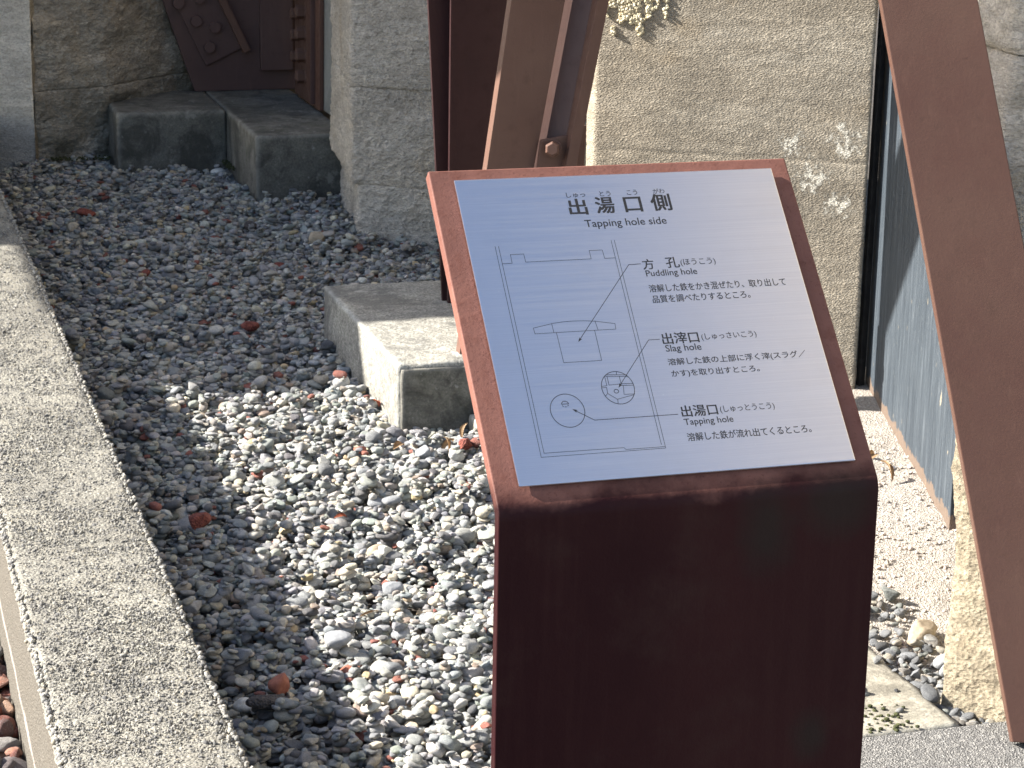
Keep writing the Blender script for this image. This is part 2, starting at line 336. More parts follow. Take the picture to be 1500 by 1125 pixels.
# ------------------------------------------------------------------ kerb
kerb = empty("concrete_kerb", (.39, 2, -.2), "long rough concrete kerb with exposed grit running along the left of the gravel", "kerb")
def kerb_piece():
    x0, x1, z0, z1 = .262, .521, -.25, .18
    ys = np.concatenate([np.arange(1.6, 6.0, .010), np.arange(6.0, 13, .03)])
    prof = [(x0, z0), (x0, z0*.5), (x0, -.05), (x0, .02), (x0, .08), (x0, .13), (x0, z1-.022)]
    for a in np.linspace(0, 1, 6)[1:]: prof.append((x0+.013*a**1.5, z1-.022+.022*a))
    prof += [(x, z1) for x in np.linspace(x0+.02, x1-.014, 24)]
    for a in np.linspace(0, 1, 5)[1:]: prof.append((x1-.014+.014*a, z1-.014*a**2))
    prof += [(x1, .1), (x1, .03), (x1, -.1)]
    prof = np.array(prof); npf = len(prof)
    P = np.zeros((len(ys), npf, 3)); P[..., 0] = prof[:, 0]; P[..., 2] = prof[:, 1]; P[..., 1] = ys[:, None]
    top = np.clip((P[..., 2]-.145)/.02, 0, 1)
    nn = fbm(P*[60, 60, 60], 3, .6); n2 = fbm(P*[9, 9, 9], 3, .5)
    P[..., 2] += top*(.0016*nn+.0015*n2); side = np.where(P[..., 0] < .3, -1, np.where(P[..., 0] > .50, 1, 0))
    P[..., 0] += side*(.0035*nn*top+.0012*n2+.0015*top*fbm(P*[130, 130, 130], 2))
    return P, npf, len(ys)
P, npf, ny = kerb_piece(); V = P.reshape(-1, 3)
ft, fs = [], []
for j in range(ny-1):
    for i in range(npf-1):
        q = (j*npf+i, j*npf+i+1, (j+1)*npf+i+1, (j+1)*npf+i); (fs if i < 6 or i > npf-4 else ft).append(q[::-1])
def sub(V, Fc):
    idx = sorted({i for f in Fc for i in f}); mp = {a: b for b, a in enumerate(idx)}; return [V[i] for i in idx], [tuple(mp[i] for i in f) for f in Fc]
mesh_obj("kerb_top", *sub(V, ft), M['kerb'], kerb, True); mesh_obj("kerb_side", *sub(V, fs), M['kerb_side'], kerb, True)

# ------------------------------------------------------------------ stone walls
def wall_course(name, pts, z0, z1, mat, parent, res=.014, amp=.012, freq=7, back=.35, edge=.01, seed=0, batter=0.0, fine=.004, groove=None):
    """pts: plan polyline (left to right, seen from the front). One course of stone with an uneven hewn face."""
    pts = np.array(pts, float); seg = np.linalg.norm(np.diff(pts, axis=0), axis=1); cum = np.concatenate([[0], np.cumsum(seg)])
    n = int(cum[-1]/res)+1; s = np.linspace(0, cum[-1], n); X = np.interp(s, cum, pts[:, 0]); Y = np.interp(s, cum, pts[:, 1])
    # soften corners
    for _ in range(3):
        X[1:-1] = (X[:-2]+2*X[1:-1]+X[2:])/4; Y[1:-1] = (Y[:-2]+2*Y[1:-1]+Y[2:])/4
    tx, ty = np.gradient(X), np.gradient(Y); L = np.hypot(tx, ty); nx, ny = ty/L, -tx/L
    m = int((z1-z0)/res)+1; Z = np.linspace(z0, z1, m)
    ss, zz = np.meshgrid(s, Z); XX = np.tile(X, (m, 1)); YY = np.tile(Y, (m, 1))
    P = np.stack([XX+seed, YY, zz], -1)
    d = amp*(fbm(P*freq*[1, 1, 1.5], 3, .5))+fine*np.abs(fbm(P*[55, 55, 70], 3, .6))
    er = np.minimum(zz-z0, z1-zz)/.018; d -= edge*np.clip(1-er, 0, 1)**2*(1+.8*fbm(P*25, 2))
    d += batter*(z1-zz)
    if groove: d -= .0013*np.exp(-((zz-groove-.0015*fbm(np.stack([ss*9, ss*0, ss*0+3], -1), 3))/.0045)**2)
    XX = XX+nx*d; YY = YY+ny*d
    V = list(np.stack([XX, YY, zz], -1).reshape(-1, 3)); Fc = [(j*n+i, j*n+i+1, (j+1)*n+i+1, (j+1)*n+i) for j in range(m-1) for i in range(n-1)]
    base = len(V)
    # back row + top, bottom, sides
    bt = [(X[i]-nx[i]*back, Y[i]-ny[i]*back, z1) for i in range(n)]; bb = [(X[i]-nx[i]*back, Y[i]-ny[i]*back, z0) for i in range(n)]
    V += [np.array(v) for v in bt]+[np.array(v) for v in bb]
    for i in range(n-1):
        Fc.append(((m-1)*n+i, (m-1)*n+i+1, base+i+1, base+i)); Fc.append((i+1, i, base+n+i, base+n+i+1))
    for j in range(m-1): pass
    for j in range(m-1): Fc += [((j+1)*n, j*n, base), (j*n+n-1, (j+1)*n+n-1, base+n-1)]
    Fc += [(0, base+n, base), (n-1, base+n-1, base+2*n-1)]
    return mesh_obj(name, V, Fc, mat, parent, True)

# left pier: smooth dressed stone, then a rough hewn one
p = empty("stone_pier", (1.0, 9.1, 0), "rough brown stone pier at far left behind the first concrete block", "stone pier")
wall_course("dressed_stone", [(.3, 9.16), (.60, 8.96), (.765, 8.86)], -.1, .72, M['stone_smooth'], p, .012, .006, 5, .3, fine=.001)
wall_course("stone_block", [(.765, 8.87), (1.05, 8.97), (1.27, 9.17), (1.62, 9.45)], -.1, .265, M['stone_left'], p, .007, .012, 8, .3, .0025, 0, 0, .007)
wall_course("stone_block", [(.768, 8.873), (1.05, 8.975), (1.27, 9.175), (1.62, 9.455)], .266, .72, M['stone_left'], p, .007, .012, 8, .3, .0025, 0, 0, .007)
wall_course("stone_block", [(.3, 9.16), (.77, 8.90), (1.05, 9.01), (1.62, 9.34)], .722, 1.5, M['stone_left'], p, .04, .012, 8, .3, .006, 4)
# middle pier
p = empty("stone_pier", (1.85, 7.4, 0), "pale grey stone pier rising from the gravel between the gusset plate and the centre braces", "stone pier")
PL0 = [(1.79, 8.05), (1.74, 7.62), (1.682, 7.302), (2.22, 6.95)]
PL1 = [(1.755, 8.05), (1.715, 7.72), (1.662, 7.318), (2.22, 6.955)]
wall_course("stone_block", PL0, -.1, .165, M['stone_mid'], p, .007, .006, 6, .4, .0015, 1, 0, .006)
wall_course("stone_block", PL1, .166, .49, M['stone_mid'], p, .007, .007, 6, .4, .0015, 2, 0, .006)
wall_course("stone_block", PL1, .491, 1.5, M['stone_mid'], p, .009, .006, 6, .4, .0015, 3, 0, .006)
# right pier (sunlit at a grazing angle)
p = empty("stone_pier", (2.2, 5.2, 0), "large tan stone pier with white lime stains behind the sign", "stone pier")
PR = [(1.990, 5.80), (1.868, 5.50), (1.870, 5.445), (2.435, 5.122), (2.474, 5.100), (2.482, 5.13), (2.56, 5.40)]
wall_course("stone_block", PR, -.1, 1.6, M['stone_right'], p, .0045, .0032, 3, .12, .0010, 5, 0, .0007, .600)
# crumbly lime hanging from the upper left of that stone
bm = bmesh.new(); rr = random.Random(5); cnt = 0
while cnt < 2600:
    t = rr.uniform(.0, .17); z = rr.uniform(.86, 1.10); w = z-.905-.05*abs(t-.075)/.08+.05*float(vnoise([[t*60, z*40, 2.]])[0])
    if w < 0 or float(vnoise([[t*75, z*38, 9.]])[0]) < -.32: continue
    cnt += 1; x = 1.876+.870*t; y = 5.441-.494*t-.005*rr.random(); q = rr.uniform(.0016, .0050)
    bmesh.ops.create_icosphere(bm, subdivisions=1, radius=q, matrix=Matrix.Translation((x, y, z)) @ Matrix.Diagonal((rr.uniform(.7, 1.3), rr.uniform(.7, 1.3), rr.uniform(.7, 1.3), 1)))
o = bm_obj("lime_crust", bm, M['lime'], p, True); o['label'] = "pale yellow crumbly lime crust"
# mortar strip between the braces and this pier
p2 = empty("mortar_strip", (1.9, 5.66, 0), "narrow grey mortared strip left of the large tan stone behind the centre brace", "mortar")
rough_box("mortar_face", 1.86, 1.955, 5.66, 5.9, -.1, .63, M['mortar'], p2, .014, .004, .008)
rough_box("mortar_face", 1.885, 1.965, 5.70, 5.9, .632, 1.5, M['stone_left'], p2, .014, .010, .008)
# pier body behind and the furnace above
m = Mat("furnace_stone", .9); m.color(m.ramp(m.noise(3, 6), [(.3, (.23, .195, .14)), (.7, (.31, .27, .20))])); m.bump(m.noise(12, 6), .02); M['furnace'] = m
tw = empty("furnace", (6, 3, 0), "second tall pale furnace tower standing to the right of the yard", "furnace")
box("tower_body", 4.80, 8, -.6, 5, -.25, 10.2, M['furnace'], tw)  # out of view, sized and placed for the plaque's warm reflection
fu = empty("furnace", (4, 9, 0), "tall pale stone furnace body rising above and behind the piers", "furnace")
box("back_wall", .4, 2.34, 9.55, 9.9, -.1, 2.2, M['furnace'], fu)
box("back_wall", 2.35, 2.75, 5.95, 9.6, -.1, 2.2, M['furnace'], fu)
box("chimney", 2.6, 5.0, 6.0, 9.5, 2.2, 11, M['furnace'], fu)
# right stone post
p = empty("stone_post", (1.9, 3.3, 0), "rough sunlit yellowish stone post behind the foot of the right hand steel brace", "stone post")
o = wall_course("stone_block", [(2.05, 3.62), (1.782, 3.315), (1.800, 3.285), (1.868, 3.212), (1.90, 3.19), (2.2, 3.30)], -.1, .50, M['stone_post'], p, .006, .008, 10, .02, .01, 12, 0, .004)
for v in o.data.vertices:
    z = max(v.co.z, 0); v.co.y += .60*z; v.co.x += .024+.315*z+.008*math.sin(z*11)
o.data.update()
p = empty("stone_pier", (2.6, 4.6, 0), "grey stone pier with a sunlit corner right of the right hand steel brace", "stone pier")
wall_course("stone_block", [(2.46, 4.80), (2.375, 4.26), (2.75, 4.02), (3.2, 3.9)], -.1, .98, M['stone_mid'], p, .014, .012, 9, .3, .01, 8)
wall_course("stone_block", [(2.46, 4.80), (2.375, 4.262), (2.75, 4.022), (3.2, 3.902)], .983, 1.6, M['stone_mid'], p, .014, .012, 9, .3, .01, 9)
# blue-grey board leaning between the piers
p = empty("weathered_board", (2.34, 4.5, 0), "blue grey weathered board with streaks and specks between the tan stone and the right brace", "board")
bp = [(2.53, 5.16), (2.21, 4.07)]
prism("board_sheet", [(2.53, 5.16, -.06), (2.21, 4.07, -.06), (2.21, 4.07, .78), (2.53, 5.16, .97)], (.03, -.008, 0), M['board'], p, .002)
prism("tar_joint", [(2.490, 5.135, -.05), (2.494, 5.120, -.05), (2.498, 5.120, 1.05), (2.492, 5.135, 1.05)], (.02, .01, 0), M['tar'], p, .003)  # dark strip standing in for shade in the gap beside the stone

# ------------------------------------------------------------------ concrete blocks
p = empty("concrete_block", (1.5, 8.7, 0), "dark L shaped concrete block under the gusset plate at the back", "concrete block")
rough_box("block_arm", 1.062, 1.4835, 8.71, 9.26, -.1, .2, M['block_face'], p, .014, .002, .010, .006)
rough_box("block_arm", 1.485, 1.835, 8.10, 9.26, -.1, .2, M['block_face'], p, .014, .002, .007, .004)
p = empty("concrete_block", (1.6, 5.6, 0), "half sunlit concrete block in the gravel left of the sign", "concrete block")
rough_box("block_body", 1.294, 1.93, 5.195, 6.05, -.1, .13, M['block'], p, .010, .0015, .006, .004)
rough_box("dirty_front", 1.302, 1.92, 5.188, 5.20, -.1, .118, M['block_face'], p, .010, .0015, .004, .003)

# ------------------------------------------------------------------ steel braces
def V3(*a): return Vector(a)
def slab(name, quad, d, mat, parent, bev=.0012): return prism(name, quad, d, mat, parent, bev)
def hexbolt(parent, loc, axis, r=.014, h=.012, name="bolt", washer=True, rnd=False, stud=0, mat=None):
    bm = bmesh.new(); q = Vector(axis).to_track_quat('Z', 'Y').to_matrix().to_4x4(); T = Matrix.Translation(loc)
    if washer: bmesh.ops.create_cone(bm, cap_ends=True, segments=28, radius1=r*1.35, radius2=r*1.3, depth=.003, matrix=T @ q @ Matrix.Translation((0, 0, .0015)))
    if rnd: bmesh.ops.create_cone(bm, cap_ends=True, segments=28, radius1=r, radius2=r*.93, depth=h, matrix=T @ q @ Matrix.Translation((0, 0, h/2)))
    else:
        bmesh.ops.create_cone(bm, cap_ends=True, segments=6, radius1=r*1.08, radius2=r*1.08, depth=h*.85, matrix=T @ q @ Matrix.Translation((0, 0, .003+h*.42)))
        bmesh.ops.create_cone(bm, cap_ends=True, segments=6, radius1=r*1.08, radius2=r*.8, depth=h*.15, matrix=T @ q @ Matrix.Translation((0, 0, .003+h*.92)))
    if stud: bmesh.ops.create_cone(bm, cap_ends=True, segments=16, radius1=r*.6, radius2=r*.55, depth=stud, matrix=T @ q @ Matrix.Translation((0, 0, h+stud/2)))
    bevel(bm, .001, 2, 35)
    return bm_obj(name, bm, mat or M['steel'], parent)
def L2(a, b, t): return (a[0]+(b[0]-a[0])*t, a[1]+(b[1]-a[1])*t, a[2]+(b[2]-a[2])*t)

# brace A: dark, leaning, foot on the half-sunlit block
p = empty("steel_brace", (1.57, 5.8, .13), "dark maroon leaning steel brace whose foot stands on the block left of the sign", "steel brace")
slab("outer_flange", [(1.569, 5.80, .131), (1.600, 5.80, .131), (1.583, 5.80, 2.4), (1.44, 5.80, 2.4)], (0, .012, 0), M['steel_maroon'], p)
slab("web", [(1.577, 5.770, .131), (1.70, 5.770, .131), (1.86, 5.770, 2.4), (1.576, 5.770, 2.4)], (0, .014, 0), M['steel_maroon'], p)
# brace B
p = empty("steel_brace", (1.55, 5.25, .13), "brown steel brace with pink lit edges leaning behind the top of the sign", "steel brace")
def line_z(xa, za, xb, zb, z): return xa+(xb-xa)*(z-za)/(zb-za)
z0, z1 = .132, 2.4
def ex(xa, za, xb, zb): return line_z(xa, za, xb, zb, z0), line_z(xa, za, xb, zb, z1)
l0, l1 = ex(1.5172, 0.5991, 1.5721, 1.0008); w0, w1 = ex(1.6492, 0.5943, 1.7195, 0.9989); f0, f1 = ex(1.7156, 0.6001, 1.785, 0.9979); g0, g1 = ex(1.7436, 0.5991, 1.8149, 0.997)
slab("web", [(l0+.012, 5.25, z0), (w0, 5.25, z0), (w1, 5.25, z1), (l1+.012, 5.25, z1)], (0, .036, 0), M['steel'], p, .002)
slab("inner_flange", [(w0-.004, 5.30, z0), (f0+.01, 5.24, z0), (f1+.01, 5.24, z1), (w1-.004, 5.30, z1)], (.01, .012, 0), M['steel_dark'], p)
slab("outer_flange", [(f0, 5.205, z0), (g0, 5.205, z0), (g1, 5.205, z1), (f1, 5.205, z1)], (0, .040, 0), M['steel'], p, .002)
# base bracket with bolt, just above the sign
slab("bracket_plate", [(1.6405, 5.231, 0.4922), (1.7195, 5.231, 0.4922), (1.7339, 5.231, 0.6752), (1.6588, 5.231, 0.6637)], (0, .012, 0), M['steel'], p, .004)
slab("bracket_plate", [(1.7551, 5.27, 0.4922), (1.7821, 5.27, 0.4922), (1.7898, 5.27, 0.6897), (1.7648, 5.27, 0.6849)], (0, .02, 0), M['steel'], p, .004)
hexbolt(p, (1.6896, 5.231, 0.6434), (-.35, -1, .1), .0175, .038)

# right hand brace: wide flat bar leaning back, foot near the asphalt
p = empty("steel_brace", (1.83, 3.1, 0), "wide flat brown steel brace slanting down the right edge to the asphalt", "steel brace")
bl, br_, tl, tr = V3(1.822, 3.085, .012), V3(1.990, 3.030, .002), V3(1.7651, 3.6317, 1.1756), V3(1.9281, 3.5783, 1.1659)
def ext(a, b, t): return a+(b-a)*t
nrm = (tl-bl).cross(br_-bl).normalized(); nrm = nrm if nrm.y > 0 else -nrm
q = [bl, br_, ext(br_, tr, 2.0), ext(bl, tl, 2.0)]
slab("bar", q, nrm*.022, M['steel_right'], p, .0018)
slab("lip", [a+nrm*.0222 for a in (bl+V3(.012, 0, 0), br_, q[2], q[3]+V3(.012, 0, 0))], nrm*.006, M['steel_dark'], p, .001)

# gusset plate with its bolted strap at the back
p = empty("gusset_plate", (1.6, 9.2, .2), "dark brown bolted gusset plate standing on the L shaped concrete block", "gusset plate")
slab("plate", [(1.440, 9.20, .201), (1.86, 9.20, .201), (1.86, 9.20, 1.3), (1.076, 9.20, 1.3)], (0, .03, 0), M['steel_dark'], p, .003)
slab("overlay_plate", [(1.486, 9.187, .305), (1.655, 9.187, .385), (1.37, 9.187, .99), (1.20, 9.187, .91)], (0, .0125, 0), M['steel_dark'], p, .003)
slab("diagonal_bar", [(1.636, 9.150, .358), (1.663, 9.150, .370), (1.39, 9.150, .95), (1.363, 9.150, .938)], (0, .0365, 0), M['steel'], p, .003)
slab("side_panel", [(1.706, 9.165, .285), (1.84, 9.165, .285), (1.84, 9.165, 1.2), (1.710, 9.165, 1.2)], (0, .0345, 0), M['steel_dark'], p, .002)
for x, z in ((1.447, .488), (1.523, .462), (1.499, .382), (1.377, .560), (1.462, .580), (1.41, .66), (1.33, .64)):
    hexbolt(p, (x, 9.187, z), (0, -1, 0), .0235, .020, "bolt", False, True, mat=M['steel_dark'])
p = empty("bolted_channel", (1.84, 8.8, .2), "upright brown steel channel with a column of bolts beside the gusset plate", "steel channel")
slab("flange_plate", [(1.832, 8.62, .201), (1.832, 9.10, .201), (1.832, 9.06, 1.3), (1.832, 8.58, 1.3)], (.016, 0, 0), M['steel'], p, .002)
slab("stiffener", [(1.815, 8.70, .215), (1.815, 8.72, .215), (1.815, 8.69, 1.3), (1.815, 8.67, 1.3)], (.0165, 0, 0), M['steel_dark'], p, .001)
for k_ in range(6):
    z = .295+k_*.085
    hexbolt(p, (1.832, 8.90, z), (-1, 0, 0), .025, .035, "bolt"); 
    if k_: hexbolt(p, (1.832, 9.02, z-.02), (-1, 0, 0), .022, .03, "bolt")
box("concrete_strip", 1.850, 1.93, 8.45, 8.95, .201, 1.4, M['mortar'], p, .004)

# ------------------------------------------------------------------ the sign
SX0, SY, SZ, TH, LEN, WID = .6825, 2.277, .779, .7956, .4536, .46
sign = empty("information_sign", (SX0+WID/2, SY, -.1), "dark rusty steel information sign with a square brushed metal plaque reading Tapping hole side", "sign")
def panel():
    V_ = Vector((0, math.cos(TH), math.sin(TH))); T = .016; r = .030
    top = Vector((0, SY, SZ))+V_*LEN; half = (math.pi/2-TH)/2
    # outer profile: upright, rounded bend, sloping head
    t = r*math.tan(half); cz = SZ-t; cy = SY+r
    prof = [(SY, -.12), (SY, .2), (SY, .5)]
    for i in range(9):
        a = (math.pi/2-TH)*i/8; prof.append((cy-r*math.cos(a), cz+r*math.sin(a)))
    prof.append((top.y, top.z))
    inn = []
    for i, (y, z) in enumerate(prof):
        if i < 3: inn.append((y+T, z))
        elif i < 12:
            a = (math.pi/2-TH)*(i-3)/8; inn.append((cy-(r-T)*math.cos(a), cz+(r-T)*math.sin(a)))
        else: inn.append((y+math.sin(TH)*T, z-math.cos(TH)*T))
    bm = bmesh.new(); nseg = 1; loop = prof+inn[::-1]
    a = [bm.verts.new((SX0, y, z)) for y, z in loop]; b = [bm.verts.new((SX0+WID, y, z)) for y, z in loop]
    bm.faces.new(a); bm.faces.new(b[::-1]); n = len(loop)
    for i in range(n): bm.faces.new((a[i], b[i], b[(i+1) % n], a[(i+1) % n]))
    bmesh.ops.recalc_face_normals(bm, faces=bm.faces); bevel(bm, .0022, 3, 50)
    o = bm_obj("steel_panel", bm, M['corten'], sign, True)
    me = o.data; bmesh.ops
    o.modifiers.new("wn", 'WEIGHTED_NORMAL'); return o
panel()
# plaque frame: origin at its lower left corner, u to the right, v up the slope, n outwards
Vv = Vector((0, math.cos(TH), math.sin(TH))); Nn = Vector((0, -math.sin(TH), math.cos(TH))); PW = .4077
PO = Vector((SX0+.0277, SY, SZ))+Vv*.0279+Nn*.0058
PM = Matrix(((1, Vv.x, Nn.x, PO.x), (0, Vv.y, Nn.y, PO.y), (0, Vv.z, Nn.z, PO.z), (0, 0, 0, 1)))
bm = bmesh.new(); a = [bm.verts.new((x, y, 0)) for x, y in ((0, 0), (PW, 0), (PW, PW), (0, PW))]; b = [bm.verts.new((v.co.x, v.co.y, -.003)) for v in a]
bm.faces.new(a); bm.faces.new(b[::-1])
for i in range(4): bm.faces.new((a[i], b[i], b[(i+1) % 4], a[(i+1) % 4]))
bmesh.ops.recalc_face_normals(bm, faces=bm.faces); bevel(bm, .0010, 2, 40)
me = bpy.data.meshes.new("plaque"); bm.to_mesh(me); bm.free(); me.materials.append(M['plaque'].m)
plaque = bpy.data.objects.new("plaque", me); C.objects.link(plaque); plaque.parent = sign
plaque.matrix_parent_inverse = Matrix.Translation(-Vector(sign.location)); plaque.matrix_basis = PM
plaque['label'] = "square brushed stainless plaque with engraved text and diagram"
sp = bmesh.new(); bmesh.ops.create_cube(sp, size=1, matrix=Matrix.Translation((PW/2, PW/2, -.0043)) @ Matrix.Diagonal((PW-.02, PW-.02, .0028, 1)))
me = bpy.data.meshes.new("spacer"); sp.to_mesh(me); sp.free(); me.materials.append(M['tar'].m)
o = bpy.data.objects.new("spacer", me); C.objects.link(o); o.parent = plaque
def on_plaque(name, me):
    me.materials.clear(); me.materials.append(M['ink'].m); o = bpy.data.objects.new(name, me); C.objects.link(o); o.parent = plaque; return o
# text: (string, left mm, right mm, baseline mm, cap height mm, weight)
TXT = [("しゅっ", 134.5, 158.4, 376.2, 7.2, 0), ("とう", 176.7, 190.7, 376.4, 7.2, 0), ("こう", 211.6, 224.8, 376.6, 7.2, 0), ("がわ", 245.1, 260.1, 377, 7.2, 0),
 ("出", 134.3, 156.7, 351.6, 22.5, 1), ("湯", 168.6, 191.5, 352.2, 23, 1), ("口", 204.9, 226.5, 352.4, 21, 1), ("側", 239.4, 264.3, 352.6, 23.5, 1),
 ("Tapping hole side", 149.3, 252.7, 333.6, 0, 0),
 ("方", 208.6, 222.6, 270.7, 14.3, .3), ("孔", 238.4, 255.0, 271.4, 14.8, .3), ("(ほうこう)", 256.8, 301.4, 272.2, 10.6, 0), ("Puddling hole", 210.0, 274.6, 261.2, 0, 0),
 ("溶解した鉄をかき混ぜたり、取り出して", 209.1, 383.6, 238.9, 10.6, .1), ("品質を調べたりするところ。", 210.1, 333.9, 224.2, 10.4, .1),
 ("出滓口", 209.6, 255.0, 167.9, 15.2, .4), ("(しゅっさいこう)", 258.6, 328.0, 169.2, 10.2, 0), ("Slag hole", 210.8, 255.1, 158.1, 0, 0),
 ("溶解した鉄の上部に浮く滓(スラグ／", 209.5, 383.5, 138.2, 10.6, .1), ("かす)を取り出すところ。", 210.3, 320.1, 122.8, 10.4, .1),
 ("出湯口", 210.6, 254.8, 71.4, 14.6, .4), ("(しゅっとうこう)", 258.2, 326.0, 72.3, 10.2, 0), ("Tapping hole", 210.8, 271.1, 61.0, 0, 0),
 ("溶解した鉄が流れ出てくるところ。", 210.1, 363.5, 40.0, 10.6, .1)]
for s, xa, xb, yb, h, wgt in TXT:
    cu = bpy.data.curves.new("lettering", 'FONT'); cu.body = s; cu.size = 1; cu.resolution_u = 3
    cu.fill_mode = 'FRONT'
    to = bpy.data.objects.new("lettering", cu); C.objects.link(to); bpy.context.view_layer.update()
    me = bpy.data.meshes.new_from_object(to.evaluated_get(bpy.context.evaluated_depsgraph_get()))
    bpy.data.objects.remove(to)
    co = np.zeros(len(me.vertices)*3); me.vertices.foreach_get('co', co); co = co.reshape(-1, 3)
    x0, x1, y0, y1 = co[:, 0].min(), co[:, 0].max(), co[:, 1].min(), co[:, 1].max()
    sx = (xb-xa)/(x1-x0)/1000; sy = sx if h == 0 else h/(y1-y0)/1000
    if h and len(s) > 1: sy = min(max(sy, sx*.85), sx*1.2)
    base = 0 if h == 0 else y0
    co[:, 0] = xa/1000+(co[:, 0]-x0)*sx; co[:, 1] = yb/1000+(co[:, 1]-base)*sy; co[:, 2] = .00015
    w = (.04+.56*wgt)/1000
    if h == 0: w = .00008
    shifts = [(-w, -w*.5), (w, -w*.5), (-w, w*.5), (w, w*.5)]+([(0, 0), (0, w*.5), (0, -w*.5)] if wgt > .25 else [])
    fcs = [tuple(q.vertices) for q in me.polygons]; VV, FF = [], []
    for k_, (dx, dy) in enumerate(shifts):
        FF += [tuple(i+len(VV) for i in f) for f in fcs]; VV += [(a_[0]+dx, a_[1]+dy, a_[2]+k_*.00001) for a_ in co]
    me2 = bpy.data.meshes.new("lettering"); me2.from_pydata(VV, [], FF); on_plaque("lettering", me2)
# line diagram
bm = bmesh.new()
def stroke(pts, w=.54):
    for (xa, ya), (xb, yb) in zip(pts[:-1], pts[1:]):
        d = Vector((xb-xa, yb-ya)); L = d.length
        if L < 1e-6: continue
        d /= L; n = Vector((-d.y, d.x))*w/2; e = d*w*.4
        q = [Vector((xa, ya))-e-n, Vector((xb, yb))+e-n, Vector((xb, yb))+e+n, Vector((xa, ya))-e+n]
        bm.faces.new([bm.verts.new((v.x/1000, v.y/1000, .00012+.00001*(len(bm.faces) % 7))) for v in q])
def circle(cx, cy, rx, ry, w=.62, a0=0, a1=360):
    stroke([(cx+rx*math.cos(R_(a)), cy+ry*math.sin(R_(a))) for a in range(a0, a1+1, 6)], w)
def arrow(p_, q_, L=6.5, w=1.9):
    d = (Vector(p_)-Vector(q_)).normalized(); n = Vector((-d.y, d.x)); a = Vector(p_)
    bm.faces.new([bm.verts.new((v.x/1000, v.y/1000, .00022)) for v in (a, a-d*L-n*w, a-d*L*.75, a-d*L+n*w)][::-1])
stroke([(32.6, 312.7), (32.6, 33.5)]); stroke([(36.8, 312.5), (36.8, 38.3)]); stroke([(181, 313.5), (181, 33.8)]); stroke([(176.9, 313.5), (176.9, 38.5)])
stroke([(36.8, 288.5), (48.8, 288.5), (49.0, 300.5), (65.3, 300.5), (65.5, 289.2), (146.6, 289.2), (146.6, 300.8), (162.9, 300.8), (163.6, 289), (176.9, 289)])
stroke([(56.8, 199.8), (80, 204.4)]); stroke([(80+52*t, 204.4+2.9*math.sin(math.pi*(.12+t*.76))-1.06) for t in [i/12 for i in range(13)]]); stroke([(132, 204.6), (156.6, 199.6), (156, 192.2), (57.4, 192.2), (56.8, 199.8)])
stroke([(80, 204.2), (80.2, 192.4)]); stroke([(133, 204.6), (134.3, 192.4)])
stroke([(83.3, 192), (83.8, 152), (129.8, 152), (129.9, 192)])
stroke([(32.6, 33.6), (181, 33.6)]); stroke([(36.8, 38.4), (131.6, 38.0), (133.5, 35.6), (181, 35.6)])
stroke([(206.2, 279), (191.4, 278.6), (108.5, 180)], .75); arrow((106.9, 178), (191.4, 278.6))
stroke([(206.3, 175.1), (192.7, 175.1), (143.8, 117)], .75); arrow((142.2, 114.9), (192.7, 175.1))
stroke([(205.7, 75.5), (104.8, 75.5), (83, 90.4)], .75); arrow((81.2, 91.7), (104.8, 75.5))
circle(141.6, 115, 19.6, 21.3, .8); circle(75.4, 90, 20.2, 21.4, .8); circle(138.6, 110.6, 2.7, 2.4, .8)
for pts in ([(131.2, 132.9), (155, 131.1)], [(129, 131), (157, 128.9)], [(144.3, 136.2), (143.5, 132)], [(131.6, 130.2), (131.6, 119.2), (146.4, 119.6), (146.4, 129.6)],
            [(128.8, 130), (128.8, 118.6), (122.4, 118)], [(146.4, 120), (161, 119.2)], [(146.6, 117.6), (161, 117)], [(148.6, 117.5), (147, 106), (160, 105.5)], [(122, 116.2), (128, 116.4), (127.6, 108.4), (124, 105)],
            [(127.6, 108.4), (137.6, 100.2), (159, 104.6)], [(138, 100.2), (137.2, 93.8)]): stroke(pts, .6)
circle(74.2, 98.8, 4.0, 3.4, .8, 0, 180); stroke([(70.2, 98.6), (78.2, 98.6)], .8); stroke([(70.6, 96.6), (71.8, 95.6)], .8); stroke([(73.6, 95), (75, 95)], .8); stroke([(76.8, 95.8), (77.8, 96.8)], .8)
me = bpy.data.meshes.new("diagram"); bm.to_mesh(me); bm.free(); on_plaque("diagram", me)['label'] = "thin line drawing of the furnace wall with three arrows"

# ------------------------------------------------------------------ pebbles
def rock_mesh(name, seed, angular, sub_=3, bump_=.25):
    rs = np.random.RandomState(seed); bm = bmesh.new(); bmesh.ops.create_icosphere(bm, subdivisions=sub_, radius=1)
    P = np.array([v.co[:] for v in bm.verts]); e = rs.uniform(.7, 1.0)
    P = P*(1+bump_*fbm(P*.9+seed*3.1, 2, .4))[:, None]
    if angular:
        for _ in range(9):
            n = rs.normal(size=3); n /= np.linalg.norm(n); d = rs.uniform(.5, .8); s = P@n; P = P-np.outer(np.maximum(0, s-d)*.93, n)
        P *= (1+.05*fbm(P*3+seed, 3, .6))[:, None]
    else:
        P = np.sign(P)*np.abs(P)**e
    P /= np.abs(P).max(0)
    for v, q_ in zip(bm.verts, P): v.co = q_
    me = bpy.data.meshes.new(name); bm.to_mesh(me); bm.free(); me.polygons.foreach_set('use_smooth', [not angular or True]*len(me.polygons))
    me.materials.append(M['pebble'].m); return me
variants = bpy.data.collections.new("pebble_variants")
for i in range(20): variants.objects.link(bpy.data.objects.new("pebble_%02d" % i, rock_mesh("pebble_shape", i+1, i >= 12)))
grits = bpy.data.collections.new("grit_variants")
